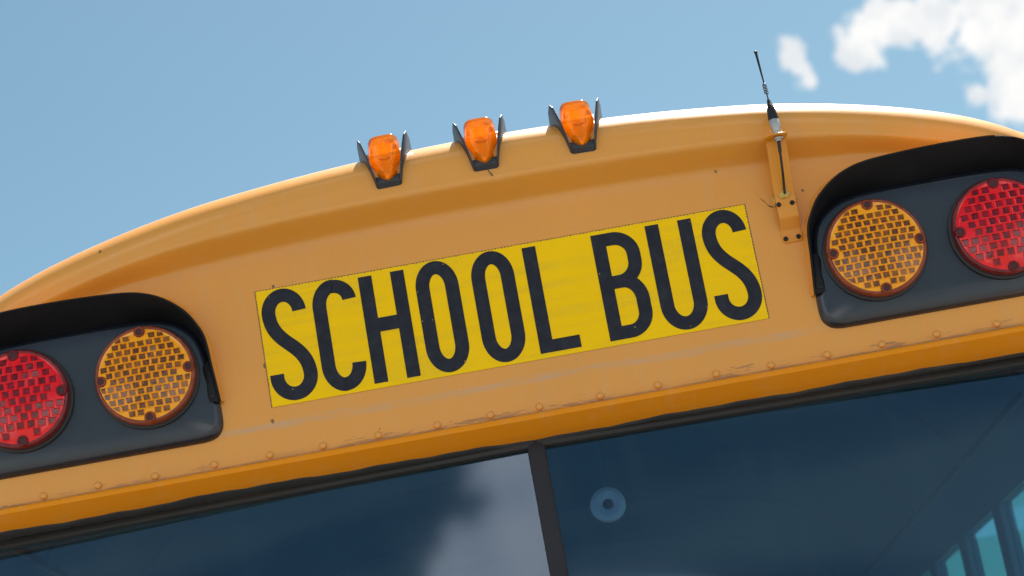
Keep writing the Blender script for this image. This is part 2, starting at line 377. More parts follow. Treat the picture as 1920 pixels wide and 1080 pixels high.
def profile(x):
    """(y, z) from the header lip up over the brow to the roof"""
    zr, z1, z2 = zroof(x), zb1(x), zb2(x); yo = yoff(x); out = []
    zl = 2.536; bx = bro(x)
    for k in range(14): out.append((0.0, zl+(z1-zl)*k/14))
    for k in range(16): u = k/16; out.append((-bx*sst(u), z1+(z2-z1)*u))
    zt = zr-EZ; lean = 0.0*min(1, max(0, (zt-z2)/0.05))
    for k in range(8):
        u = k/8; out.append((-bx+lean*sst(u), z2+(zt-z2)*u))
    for k in range(17):
        th = math.pi/2*k/16; out.append((-bx+lean+EY*(1-math.cos(th)), zt+EZ*math.sin(th)))
    out.append((0.2, zr+0.004)); out.append((0.42, zr+0.006))
    return [(y_+yo*(1 if i < len(out)-2 else 0.3), z_) for i, (y_, z_) in enumerate(out)]
def ysurf(x, z):
    pr = profile(x)
    for (y0, z0), (y1, z1) in zip(pr, pr[1:]):
        if z0 <= z <= z1: return y0+(y1-y0)*((z-z0)/max(1e-9, z1-z0))
    return 0.0 if z < pr[0][1] else 0.1
xs = [-1.0+0.0125*i for i in range(161)]
ext = [1.01, 1.03, 1.05, 1.07, 1.09, 1.11, 1.13, 1.15, 1.165, 1.178, 1.188, 1.194, 1.198, 1.2]
xs = [-e for e in reversed(ext)]+xs+ext
rows = [[(x, y, z) for (y, z) in profile(x)] for x in xs]
vs, fs = grid(rows)
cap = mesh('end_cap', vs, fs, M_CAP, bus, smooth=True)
# sun and sky highlight painted in as white over the shoulder of the brow
at = cap.data.attributes.new('rim_highlight', 'FLOAT', 'POINT')
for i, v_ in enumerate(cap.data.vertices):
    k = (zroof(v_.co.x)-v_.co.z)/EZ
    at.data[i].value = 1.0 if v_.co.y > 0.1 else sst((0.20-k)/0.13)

# header lip: rolled bead, sloping underside with wavy sealant edge
def lip_prof(): return [(-0.0005, 2.5410), (-0.0090, 2.5400), (-0.0128, 2.5378), (-0.0142, 2.5340), (-0.0142, 2.5285), (-0.0115, 2.5262), (0.012, 2.5130), (0.036, 2.4985), (0.060, 2.4985), (0.060, 2.545), (0.002, 2.545)]
rows = [[(x, y+yoff(x), z) for (y, z) in lip_prof()] for x in [-1.19+0.02*i for i in range(120)]]
vs, fs = grid(rows, True)
mesh('header_lip', vs, fs, M_LIP, bus, smooth=True, sharp=45)

# rivets
rv = None
for x in (-0.996, -0.894, -0.794, -0.689, -0.580, -0.478, -0.380, -0.278, -0.169, -0.071, 0.019, 0.131, 0.238, 0.346, 0.447, 0.551, 0.653, 0.754, 0.865, 0.968):
    if rv is None:
        rv = lathe('rivet', [(0.0070, 0.001), (0.0068, -0.0018), (0.0056, -0.0038), (0.0032, -0.0050), (0.0006, -0.0054)], lambda u, v_, h_: (u, h_, v_), M_YEL, cap, n=14, cap1=True, sharp=60)
        o = rv
    else:
        o = rv.copy(); col.objects.link(o); o.parent = cap
    o.location = (x, 0.0, 2.5525+random.uniform(-.0015, .0015))

# hairline crack beside the bracket
cr = [(.488, 2.879), (.4905, 2.871), (.4935, 2.865), (.499, 2.859), (.5025, 2.853), (.506, 2.849), (.5135, 2.8455)]
wd_ = [.0004, .0008, .0011, .0012, .0010, .0013, .0006]
vs = [(x, -0.0007, z+w_) for (x, z), w_ in zip(cr, wd_)]+[(x+.0006, -0.0007, z-w_) for (x, z), w_ in zip(cr, wd_)]
mesh('crack', vs, [(i, i+1, i+1+7, i+7) for i in range(6)], M_CRACK, cap)

# roof and sides behind the cap
xr = [x for x in xs]
rows = [[(x*1.0, 0.40, zroof(x)+0.003), (x, 3.0, zroof(x)+0.003), (x, 6.0, zroof(x)+0.003)] for x in xr]
vs, fs = grid(rows); mesh('roof', vs, fs, M_ROOF, bus, smooth=True)

# ---- name sign
SX, SZ0, SZ1 = 0.4615, 2.6385, 2.8618
def serr(p0, p1, n, amp, nx, nz):
    out = []
    for i in range(n):
        for k, d in ((0, 0), (0.5, amp)):
            u = (i+k)/n; j = random.uniform(0.6, 1.2)
            out.append((p0[0]+(p1[0]-p0[0])*u+nx*d*j, p0[1]+(p1[1]-p0[1])*u+nz*d*j))
    return out
loop = serr((-SX, SZ1), (SX, SZ1), 150, 0.0022, 0, -1)+serr((SX, SZ1), (SX, SZ0), 40, 0.0018, -1, 0)+[(SX, SZ0), (-SX, SZ0)]+serr((-SX, SZ0), (-SX, SZ1), 40, 0.0018, 1, 0)[1:]
n = len(loop)
vs = [(x, -0.0012, z) for x, z in loop]+[(x, 0.001, z) for x, z in loop]
sign = mesh('name_sign', vs, [tuple(range(n))]+[(i, (i+1) % n, (i+1) % n+n, i+n) for i in range(n)], M_SHEET, bus)
sign['label'] = 'yellow reflective sign sheet lettered SCHOOL BUS'
# dark adhesive line showing past the serrated edge
mesh('sheet_backing', [(-SX-.0012, -0.0004, SZ0-.0004), (SX+.0012, -0.0004, SZ0-.0004), (SX+.0012, -0.0004, SZ1+.0006), (-SX-.0012, -0.0004, SZ1+.0006)], [(0, 1, 2, 3)], simple('old adhesive', (0.22, 0.10, 0.045), 0.7), sign)

SW = 0.0255
def q_ell(cx, cz, rx, rz, a0, a1, n=14): return [(cx+rx*math.cos(R(a0+(a1-a0)*i/n)), cz+rz*math.sin(R(a0+(a1-a0)*i/n))) for i in range(n+1)]
def bez(p0, p1, p2, p3, n=14):
    return [tuple((1-u)**3*p0[k]+3*u*(1-u)**2*p1[k]+3*u*u*(1-u)*p2[k]+u**3*p3[k] for k in (0, 1)) for u in [i/n for i in range(n+1)]]
def stroke(path, wdt=SW, closed=False, y=-0.0018):
    pts = []
    for q in path:
        if not pts or (Vector(q)-Vector(pts[-1])).length > 1e-5: pts.append(q)
    if closed and (Vector(pts[0])-Vector(pts[-1])).length < 1e-5: pts.pop()
    n = len(pts); L, Rr = [], []
    for i in range(n):
        if closed: p0, p1 = pts[i-1], pts[(i+1) % n]
        else: p0, p1 = pts[max(0, i-1)], pts[min(n-1, i+1)]
        d = Vector((p1[0]-p0[0], p1[1]-p0[1])).normalized(); nx, nz = -d.y, d.x
        L.append((pts[i][0]+nx*wdt/2, pts[i][1]+nz*wdt/2)); Rr.append((pts[i][0]-nx*wdt/2, pts[i][1]-nz*wdt/2))
    vs = [(x, y, z) for x, z in L]+[(x, y, z) for x, z in Rr]
    fs = [(i, (i+1) % n, (i+1) % n+n, i+n) for i in range(n if closed else n-1)]
    return vs, fs
def rect(x0, x1, z0, z1, y=-0.0018): return [(x0, y, z0), (x1, y, z0), (x1, y, z1), (x0, y, z1)], [(0, 1, 2, 3)]
def letter(strokes):
    vs, fs = [], []
    for i, (v_, f_) in enumerate(strokes):
        o_ = len(vs); vs += [(x, y-0.00012*i, z) for x, y, z in v_]; fs += [tuple(k+o_ for k in q) for q in f_]
    ob = mesh('letter', vs, fs, M_LET, sign)
    return ob
def S_(dx):
    q = lambda l: [(x+dx, z) for x, z in l]
    path = q_ell(-.4142, 2.812, .0285, .0335, 0, 90)+q_ell(-.4142, 2.812, .0285, .0335, 90, 180)[1:]
    path += bez((-.4427, 2.812), (-.4427, 2.783), (-.4285, 2.7665), (-.4125, 2.751))[1:]+bez((-.4125, 2.751), (-.3965, 2.7355), (-.3820, 2.719), (-.3820, 2.690))[1:]
    path += q_ell(-.4128, 2.690, .0308, .0332, 0, -90)[1:]+q_ell(-.4128, 2.690, .0308, .0332, -90, -180)[1:]+[(-.4436, 2.6975)]
    return [stroke(q(path))]
def O_(cx, hw=0.0272):
    top = q_ell(cx, 2.8075, hw, .0385, 0, 180, 28); bot = q_ell(cx, 2.6955, hw, .0385, 180, 360, 28)
    return [stroke(top+bot, closed=True)]
def C_(cx, hw=0.0283):
    path = [(cx+hw, 2.8165)]+q_ell(cx, 2.8075, hw, .0385, 12, 180, 28)+q_ell(cx, 2.6955, hw, .0385, 180, 360, 28)
    path = q_ell(cx, 2.8165, hw, .0285, 0, 90, 14)+q_ell(cx, 2.8075, hw, .0385, 92, 180, 14)+q_ell(cx, 2.6955, hw, .0385, 180, 268, 14)+q_ell(cx, 2.6945, hw, .0370, 270, 360, 14)
    return [stroke(path)]
letter(S_(0))
letter(C_(-.3195))
letter([rect(-.2695, -.2440, 2.648, 2.853), rect(-.2090, -.1838, 2.648, 2.853), rect(-.2445, -.2085, 2.7435, 2.7700)])
letter(O_(-.1270)); letter(O_(-.0225))
letter([rect(.0390, .0645, 2.648, 2.853), rect(.0640, .1150, 2.648, 2.6715)])
ub = [(.180, 2.8405)]+[(.206, 2.8405)]+q_ell(.206, 2.8065, .0352, .034, 90, 0)+[(.2412, 2.7925)]+q_ell(.206, 2.7925, .0352, .0355, 0, -90)+[(.180, 2.757)]
lb = [(.180, 2.757)]+[(.210, 2.757)]+q_ell(.210, 2.718, .0325, .039, 90, 0)+[(.2425, 2.695)]+q_ell(.210, 2.695, .0325, .0345, 0, -90)+[(.180, 2.6605)]
letter([rect(.1685, .1940, 2.648, 2.853), stroke(ub, .0250), stroke(lb, .0250)])
letter([stroke([(.2835, 2.853), (.2835, 2.6955)]+q_ell(.3142, 2.6955, .0307, .0385, 180, 360, 28)+[(.3449, 2.853)])])
letter(S_(.8275))

# ---- warning lamp housings: black panel with rolled edge, flared visor, yellow moulding round it
base_out = [(0.620, 2.5955), (0.600, 2.5957), (0.585, 2.5962), (0.5690, 2.6005), (0.5573, 2.612), (0.5530, 2.628), (0.5535, 2.662), (0.557, 2.70), (0.561, 2.74), (0.567, 2.775), (0.579, 2.802), (0.605, 2.826), (0.640, 2.841), (0.690, 2.847),
            (0.80, 2.8485), (0.90, 2.8475), (0.965, 2.842), (1.015, 2.822), (1.050, 2.785), (1.066, 2.73), (1.067, 2.66), (1.0655, 2.632), (1.0555, 2.6068), (1.03, 2.5965), (1.0, 2.5955), (0.80, 2.5955)]
vis_front = [(0.5525, -0.0180, 2.6635), (0.5573, -0.030, 2.724), (0.5609, -0.045, 2.7773), (0.5711, -0.055, 2.804), (0.5897, -0.062, 2.8315), (0.6198, -0.070, 2.8556), (0.6503, -0.075, 2.8697),
             (0.6865, -0.075, 2.8785), (0.7512, -0.075, 2.8834), (0.8277, -0.075, 2.8854), (0.9031, -0.075, 2.8844), (0.9404, -0.075, 2.8795), (0.9775, -0.072, 2.8667), (1.025, -0.066, 2.838), (1.060, -0.05, 2.79), (1.078, -0.03, 2.73), (1.074, -0.018, 2.665)]
vis_base = [(0.5575, -0.0070, 2.6635), (0.562, -0.0070, 2.724), (0.570, -0.0070, 2.770), (0.582, -0.0070, 2.797), (0.606, -0.0070, 2.820), (0.634, -0.0070, 2.834), (0.660, -0.0070, 2.8395),
            (0.692, -0.0070, 2.842), (0.750, -0.0070, 2.843), (0.825, -0.0070, 2.8435), (0.895, -0.0070, 2.8425), (0.932, -0.0070, 2.841), (0.965, -0.0070, 2.836), (1.008, -0.0070, 2.817), (1.044, -0.0070, 2.779), (1.060, -0.0070, 2.728), (1.061, -0.0070, 2.665)]
def housing(s):
    S3 = lambda l: [(s*x, y, z) for x, y, z in l]
    out = resample([(x, 0, z) for x, z in base_out], 0.008, True)
    cx, cz = 0.81, 2.72
    def inset(q, d, y):
        i = out.index(q); pv, nx_ = out[i-1], out[(i+1) % len(out)]
        tg = (nx_-pv).normalized(); nr = Vector((tg.z, 0, -tg.x))
        if nr.dot(Vector((cx, 0, cz))-q) < 0: nr = -nr
        return (s*(q.x+nr.x*d), y, q.z+nr.z*d)
    rows = [[inset(q, d, y) for q in out] for d, y in ((0, 0.002), (0.0, -0.0015), (0.0035, -0.0065), (0.0075, -0.0110), (0.0120, -0.0138), (0.0155, -0.0146))]
    last = rows[-1]
    for k in (0.25, 0.6, 0.9): rows.append([(x+(s*cx-x)*k, y, z+(cz-z)*k) for x, y, z in last])
    vs, fs = grid(rows, True); nn = len(out); fs.append(tuple(range(len(vs)-nn, len(vs))))
    hs = mesh('light_housing', vs, fs, M_BLACK, bus, smooth=True, sharp=55)
    hs['label'] = 'black light housing on the antenna side' if s > 0 else 'black light housing on the side without antenna'
    bl, fl = resample(vis_base, 0.012), None
    # resample both polylines with the same parameters
    def par(poly, m_):
        pts = [Vector(q) for q in poly]; o_ = []
        for i in range(len(pts)-1):
            p0 = pts[i-1] if i else pts[0]*2-pts[1]; p1, p2 = pts[i], pts[i+1]; p3 = pts[i+2] if i+2 < len(pts) else pts[-1]*2-pts[-2]
            for k in range(m_):
                u = k/m_; o_.append(0.5*((2*p1)+(p2-p0)*u+(2*p0-5*p1+4*p2-p3)*u*u+(3*p1-p0-3*p2+p3)*u**3))
        return o_+[pts[-1]]
    pb, pf = par(vis_base, 5), par(vis_front, 5)
    rows = []
    for i, (q0, q1) in enumerate(zip(pb, pf)):
        d = q1-q0; tg = (pf[min(i+1, len(pf)-1)]-pf[max(0, i-1)]).normalized()
        nr = tg.cross(d).normalized()
        if nr.dot(Vector((cx, 0, cz))-q0) > 0: nr = -nr          # outwards from the housing
        th = 0.0025
        mid = q0.lerp(q1, 0.45)-nr*0.002*min(1, d.length/0.05)
        rows.append([q0, mid, q1, q1+nr*th, mid+nr*th, q0+nr*th])
    rows = [[(s*q.x, q.y, q.z) for q in r_] for r_ in rows]
    vs, fs = grid(rows, True); k6 = len(vs); fs += [tuple(range(6)), tuple(range(k6-6, k6))]
    mesh('visor', vs, fs, M_VISOR, hs, smooth=True, sharp=50)
    # yellow moulding that carries the visor
    rows = []
    for i, (q0, q1) in enumerate(zip(pb, pf)):
        tg = (pf[min(i+1, len(pf)-1)]-pf[max(0, i-1)]).normalized(); o2 = Vector((tg.z, 0, -tg.x))
        if o2.length > 0: o2.normalize()
        if o2.dot(Vector((cx, 0, cz))-q1) > 0: o2 = -o2
        rr = []
        if q1.x > 0.93: break
        wid = 0.005+(0.26*max(0, -q1.y-0.018) if q1.z > 2.83 else 0.05*max(0, -q1.y-0.018))*min(1, max(0, (q1.z-2.80)/0.07)+0.25)
        for u in (0.0, 0.12, 0.3, 0.5, 0.72, 0.9, 1.0, 1.15):
            e = q1+o2*(0.0034+wid*u*u*0.9)
            ys = ysurf(e.x, e.z)
            y = (q1.y+0.0015)+(ys-(q1.y+0.0015))*sst(min(1, u)*0.93+0.07*u)+0.0 if u <= 1 else ys+0.003
            rr.append((s*e.x, max(y, q1.y+0.001) if y < ys else ys+0.002, e.z))
        rr = [(s*(q1+o2*0.002).x, -0.004, (q1+o2*0.002).z)]+rr
        rows.append(rr)
    vs, fs = grid(rows); mesh('light_moulding', vs, fs, M_CAP, cap, smooth=True, sharp=60)
    # visor ear with screw
    ear = [(0.5535, 2.6625), (0.571, 2.6665), (0.5725, 2.682), (0.571, 2.70), (0.575, 2.722), (0.5745, 2.733), (0.566, 2.742), (0.561, 2.742), (0.5555, 2.70)]
    vs = [(s*x, -0.0168, z) for x, z in ear]+[(s*x, -0.014, z) for x, z in ear]; n = len(ear)
    mesh('visor_ear', vs, [tuple(range(n)), tuple(range(2*n-1, n-1, -1))]+[(i, (i+1) % n, (i+1) % n+n, i+n) for i in range(n)], M_VISOR, hs, bevel=0.0006, seg=1)
    lathe('screw', [(0.0046, 0), (0.0044, -0.002), (0.0030, -0.0031), (0.0018, -0.0031), (0.0014, -0.0018), (0.0002, -0.0018)], lambda u, v_, h_: (s*0.5635+u, -0.0166+h_, 2.676+v_), M_SCREW, hs, n=14)
    return hs
hL, hR = housing(-1), housing(1)

# ---- warning lamps
def lamp(cx, cz, red, label):
    m_l, m_c, m_r = (M_RED, M_REDC, M_REDR) if red else (M_AMB, M_AMBC, M_AMBR)
    y0 = -0.0146
    fr = lambda u, v_, h_: (cx+u, y0-h_, cz+v_)
    dome = lambda r_: 0.0335-0.0065*(r_/0.0855)**2
    lp = lathe('warning_lamp', [(0.0905, 0.006), (0.0925, 0.010), (0.0925, 0.018), (0.0915, 0.0235), (0.0890, 0.0262), (0.0860, 0.0262), (0.0845, 0.0250)], fr, m_r, bus, n=72, sharp=50)
    lp['label'] = label
    lathe('gasket', [(0.0950, 0.0), (0.0968, 0.002), (0.0968, 0.0055), (0.0940, 0.0075), (0.0900, 0.0075)], fr, M_RUB, lp, n=64)
    rr = [0.0866, 0.084, 0.078, 0.068, 0.056, 0.042, 0.028, 0.014, 0.0005]
    lathe('lens', [(r_, dome(r_)-0.0012 if r_ < .086 else 0.0245) for r_ in rr], fr, m_l, lp, n=72, cap1=True, sharp=70)
    # moulded prism cells
    vs, fs, tone = [], [], []
    rng = random.Random(int(cx*1000)+(5 if red else 0))
    ch, cw = (0.0152, 0.0190) if red else (0.0128, 0.0158)
    gx, gz = (0.0034, 0.0010) if red else (0.0010, 0.0008)
    nr_ = int(0.0855*2/ch)
    holes = [(0, .0805), (.0805, 0), (0, -.0805), (-.0805, 0)]
    for j in range(-nr_, nr_+1):
        zc = (j+0.5)*ch
        ox = (j % 2)*cw*(0.5 if red else 0.38)+rng.uniform(-.001, .001)
        for i in range(-8, 9):
            xc = i*cw+ox
            w2, h2 = (cw-gx)/2, (ch-gz)/2
            if math.hypot(abs(xc)+w2*0.7, abs(zc)+h2*0.7) > 0.0885: continue
            if any(math.hypot(xc-hx, zc-hz) < 0.0165 for hx, hz in holes): continue
            o_ = len(vs); sk = rng.uniform(-.0006, .0006); tn = rng.random()**1.6; tone += [tn]*12
            for fx, fz, dh in ((1, 1, -0.0016), (0.98, 0.98, -0.0002), (0.78, 0.74, 0.0012)):
                for sx, sz in ((-1, -1), (1, -1), (1, 1), (-1, 1)):
                    px, pz = xc+sx*w2*fx+sk*sz, zc+sz*h2*fz
                    q = math.hypot(px, pz)
                    if q > 0.0835: px, pz = px*0.0835/q, pz*0.0835/q; q = 0.0835
                    vs.append(fr(px, pz, dome(q)-0.0006+dh+sz*rng.uniform(0, .0002)))
            for lv in (0, 4):
                for k in range(4): fs.append((o_+lv+k, o_+lv+(k+1) % 4, o_+lv+4+(k+1) % 4, o_+lv+4+k))
            fs.append((o_+8, o_+9, o_+10, o_+11))
    me = bpy.data.meshes.new('lens_prisms'); me.from_pydata(vs, [], fs); me.validate()
    ta = me.attributes.new('tone', 'FLOAT', 'POINT')
    for k, v_ in enumerate(tone): ta.data[k].value = v_
    bm = bmesh.new(); bm.from_mesh(me); bmesh.ops.recalc_face_normals(bm, faces=bm.faces); bm.to_mesh(me); bm.free()
    me.materials.append(m_c); me.materials.append(m_l)
    for k, pl in enumerate(me.polygons): pl.material_index = 0 if k % 9 == 8 or k % 9 == 6 else 1  # dark tops and bright bevels paint the light caught along the ribs
    pc = link('lens_prisms', me, m_c, lp); pc['kind'] = 'stuff'
    for hx, hz in holes:
        hh = dome(0.0805)
        lathe('screw_boss', [(0.0108, hh-0.006), (0.0104, hh+0.0006), (0.0090, hh+0.0022), (0.0066, hh+0.0022), (0.0060, hh+0.0014)], lambda u, v_, h_: fr(hx+u, hz+v_, h_), m_r, lp, n=20)
        lathe('screw_hole', [(0.0062, hh+0.0016), (0.0056, hh+0.0008), (0.0030, hh+0.0004), (0.0003, hh+0.0006)], lambda u, v_, h_: fr(hx+u, hz+v_, h_), M_HOLE, lp, n=16, cap1=True)
    return lp
lamp(-0.677, 2.732, False, 'round amber warning lamp in the housing without antenna')
lamp(0.676, 2.726, False, 'round amber warning lamp beside the antenna bracket')
lamp(-0.911, 2.730, True, 'round red warning lamp at the left edge of the picture')
lamp(0.911, 2.724, True, 'round red warning lamp at the right edge of the picture')

# ---- clearance lights along the brow
def marker(x, label, tilt):
    tip = Vector((x, -0.0550, 3.0035)); an = R(52)
    T = Vector((0, math.cos(an), math.sin(an))); N = Vector((0, -math.sin(an), math.cos(an))); X = Vector((math.cos(tilt), 0, math.sin(tilt)))
    fr = lambda u, t_, n_: tip+X*u+T*t_+N*n_
    # base: thick tapering tray
    out = [(-.0205, 0), (.0205, 0), (.030, .045), (.036, .105), (-.036, .105), (-.030, .045)]
    vs = [fr(u, t_, .008) for u, t_ in out]+[fr(u*1.02, t_, -.02) for u, t_ in out]; n = 6
    bs = mesh('clearance_light', vs, [tuple(range(6))]+[(i, (i+1) % n, (i+1) % n+n, i+n) for i in range(n)], M_GUARD, bus, bevel=0.0015)
    bs['label'] = label
    # guards: two plates flaring out from the tray
    for sd in (-1, 1):
        pts = [(.0205+.26*t_, t_, n_) for t_, n_ in ((-.001, -.004), (.004, .010), (.036, .038), (.076, .054), (.092, .050), (.103, .026), (.105, -.012))]
        i_ = [fr(sd*u, t_, n_) for u, t_, n_ in pts]; o_ = [fr(sd*(u+.0028), t_, n_) for u, t_, n_ in pts]; n = len(pts)
        mesh('guard', i_+o_, [tuple(range(n)), tuple(range(2*n-1, n-1, -1))]+[(i, (i+1) % n, (i+1) % n+n, i+n) for i in range(n)], M_GUARD, bs, bevel=0.0006, seg=1)
    # teardrop lens
    rows = []
    NS = 22
    for i in range(NS+1):
        u = i/NS; t_ = .004+.092*u
        hw = .0305*min(1, (u/0.55))**0.66 if u > 0 else 0.0012
        hw = max(0.0012, hw); hh = .009+.036*min(1, u/0.66)**0.9
        if u > 0.93: k = math.sqrt(max(0, 1-((u-.93)/.07)**2)); hh = .008+(hh-.008)*(0.72+0.28*k)
        rows.append([fr(hw*math.copysign(abs(math.cos(th))**0.42, math.cos(th))*(1-0.10*abs(math.sin(th))), t_, .007+hh*abs(math.sin(th))**0.42) for th in [math.pi*k/20 for k in range(21)]])
    vs, fs = grid(rows); n = 21
    fs += [tuple(range(n)), tuple(range(len(vs)-n, len(vs)))]
    fs += [tuple([i*n for i in range(NS+1)]+[i*n+n-1 for i in range(NS, -1, -1)])]
    ln = mesh('lens', vs, fs, M_MARK, bs, smooth=True, sharp=55)
    # inner reflector core and rim bead
    lathe('bulb', [(0.0002, 0.030), (0.006, 0.028), (0.0085, 0.021), (0.0085, 0.010), (0.010, 0.008)], lambda u, v_, h_: fr(u, .060+v_, h_), M_MARKI, bs, n=16)
    # moulded crease, side bosses and tray screws
    arc = [fr(.013*math.sin(q), .034+.006*(1-math.cos(q)), .007+(.009+.036*(min(1, ((.030+.006*(1-math.cos(q)))/.092)/0.66))**0.9)*0.985) for q in [R(-60+8*k) for k in range(16)]]
    tube('lens_crease', arc, 0.0011, M_MARK, bs, n=6)
    for sd in (-1, 1):
        lathe('lens_boss', [(0.0045, -0.001), (0.0040, 0.0018), (0.0020, 0.0026), (0.0003, 0.0026)], lambda u, v_, h_: fr(sd*.0205+u*.8, .060+v_*1.6, .0405+h_), M_MARK, bs, n=12)
    bead = [fr(sd*.0315*min(1, u/0.55)**0.66, .0015+.094*u, .0095) for sd, us in ((-1, [1-k/14 for k in range(15)]), (1, [k/14 for k in range(1, 15)])) for u in us]
    tube('rim_bead', bead, 0.0016, M_MARK, bs, n=8)
marker(-0.181, 'amber clearance light farthest from the antenna', R(1.5))
marker(0.001, 'middle amber clearance light on the roof brow', 0)
marker(0.184, 'amber clearance light nearest the antenna', R(-1.5))
wire = resample([(0.004, -0.0560, 2.997), (0.005, -0.0545, 2.994), (0.008, -0.0525, 2.990), (0.010, -0.0505, 2.986)], 0.002)
tube('wire_end', wire, 0.0009, M_RUB, bus, n=6)

# ---- antenna bracket: bent strip
BX, BW = 0.5345, 0.0185
prof = [(-0.0030, 2.7730), (-0.0030, 2.7965), (-0.0045, 2.7990), (-0.0205, 2.8135), (-0.0225, 2.8165), (-0.0225, 2.8420), (-0.0235, 2.858), (-0.029, 2.872), (-0.064, 2.9480), (-0.0668, 2.9515), (-0.0705, 2.9530), (-0.1040, 2.9505)]
prof3 = []
pp = [Vector((0, y, z)) for y, z in prof]
for i, q in enumerate(pp):
    d = (pp[min(i+1, len(pp)-1)]-pp[max(0, i-1)]).normalized(); nr = Vector((0, -d.z, d.y)); prof3.append((q, nr))
rows = []
L = len(prof3)
for i, (q, nr) in enumerate(prof3):
    wv_ = BW
    if i == 0: wv_ = BW-0.004
    if i >= L-2: wv_ = BW+0.0015
    if i == L-1: wv_ = BW-0.003
    rows.append([(BX-wv_, q.y, q.z), (BX+wv_, q.y, q.z), (BX+wv_, q.y+nr.y*-0.0028, q.z+nr.z*-0.0028), (BX-wv_, q.y+nr.y*-0.0028, q.z+nr.z*-0.0028)])
# soften the foot and flange ends
def endrow(q, nr, wv_, sh):
    return [(BX-wv_, q.y+sh[0], q.z+sh[1]), (BX+wv_, q.y+sh[0], q.z+sh[1]), (BX+wv_, q.y+nr.y*-0.0028+sh[0], q.z+nr.z*-0.0028+sh[1]), (BX-wv_, q.y+nr.y*-0.0028+sh[0], q.z+nr.z*-0.0028+sh[1])]
q, nr = prof3[0]
rows = [endrow(q, nr, BW-.0045, (0, 0)), endrow(q, nr, BW-.0015, (0, .0015)), endrow(q, nr, BW, (0, .0045))]+rows[1:-1]
q, nr = prof3[-1]
rows += [endrow(q, nr, BW+.001, (.010, 0)), endrow(q, nr, BW-.002, (.004, 0)), endrow(q, nr, BW-.009, (0, 0))]
vs, fs = grid(rows, True); fs += [(0, 1, 2, 3), tuple(range(len(vs)-4, len(vs)))]
brk = mesh('antenna_bracket', vs, fs, M_BRK, bus, bevel=0.0006, seg=1, sharp=35)
for (x, z, y) in ((.5225, 2.7805, -.0030), (.5465, 2.7810, -.0030), (.5205, 2.8420, -.0225), (.5455, 2.8415, -.0225)):
    lathe('screw', [(0.0046, 0.001), (0.0045, -0.0016), (0.0032, -0.0030), (0.0019, -0.0030), (0.0015, -0.0016), (0.0002, -0.0016)], lambda u, v_, h_: (x+u, y+h_, z+v_), M_SCREW, brk, n=14)
def blob(name, cx, cy, cz, rx, ry, rz, seed, mat, parent):
    bm = bmesh.new(); bmesh.ops.create_icosphere(bm, subdivisions=3, radius=1)
    rg = random.Random(seed); ph = [rg.uniform(0, 6) for _ in range(6)]
    for v_ in bm.verts:
        c = v_.co; k = 1+0.13*math.sin(4*c.x+ph[0])*math.sin(5*c.z+ph[1])+0.09*math.sin(9*c.x+ph[2])*math.cos(8*c.z+ph[3])
        v_.co = Vector((cx+c.x*rx*k, cy+c.y*ry*k, cz+c.z*rz*k))
    me = bpy.data.meshes.new(name); bm.to_mesh(me); bm.free()
    return link(name, me, mat, parent, True)
blob('sealant', .5345, -0.0250, 2.8585, .0118, .0045, .0078, 3, M_SEAL, brk)
blob('sealant', .5165, -0.004, 2.856, .0035, .005, .011, 5, M_SEAL, brk)
blob('sealant', .5555, -0.002, 2.857, .0045, .004, .010, 9, M_SEAL, brk)

# ---- antenna: connector, black cone, sprung whip, feed cable
AX, AY, AZ = 0.5365, -0.0860, 2.9515
lean = 0.30
def af(u, v_, h_): return (AX+u+0.01*h_, AY+v_+lean*max(0, h_-0.012), AZ+h_)
ant = lathe('antenna', [(0.0002, .036), (0.0096, .036), (0.0098, .040), (0.0082, .058), (0.0056, .070), (0.0040, .0735), (0.0036, .078), (0.0020, .082), (0.0012, .084)], af, M_SCREW, bus, n=20)
ant['label'] = 'short black whip antenna with silver connector on a yellow bracket'
lathe('connector', [(0.0002, .0015), (0.0105, .0015), (0.0105, .0045), (0.0075, .0060), (0.0075, .0095), (0.0092, .0100), (0.0092, .0140), (0.0082, .0150), (0.0098, .0170), (0.0098, .0345), (0.0088, .0362), (0.0002, .0362)], af, M_NICK, ant, n=22)
lathe('lower_nut', [(0.0002, -.0095), (0.0062, -.0095), (0.0062, -.0062), (0.0100, -.0060), (0.0100, -.0030), (0.0002, -.0030)], lambda u, v_, h_: (AX+u, AY+v_, AZ+h_), M_NICK, ant, n=20)
whip = [Vector(af(0, 0, .083)), Vector(af(0, 0, .094))]
tube('whip', [af(0, 0, .080), af(0, 0, .096)], 0.0012, M_SCREW, ant, n=8)
coil = []
for k in range(0, 6*14+1):
    th = 2*math.pi*k/14; coil.append(af(.0034*math.cos(th), .0034*math.sin(th), .095+.022*k/(6*14)))
tube('coil', coil, 0.0009, M_SCREW, ant, n=6)
tube('whip', [af(0, 0, .116), af(0, 0, .150), af(0, 0, .186)], lambda u: 0.0013+0.0012*u, M_SCREW, ant, n=8)
lathe('tip_ball', [(0.0002, .1845), (0.0026, .186), (0.0034, .189), (0.0028, .1925), (0.0002, .194)], af, M_SCREW, ant, n=14)
cab = resample([(AX, AY+.001, AZ-.006), (AX-.001, AY+.006, AZ-.026), (AX-.0015, AY+.026, AZ-.060), (AX-.001, -.040, 2.876), (AX-.0015, -.0295, 2.861), (AX-.0015, -.023, 2.856)], 0.004)
tube('feed_cable', cab, lambda u: 0.0034 if u < .22 else 0.0024, M_RUB, ant, n=10)

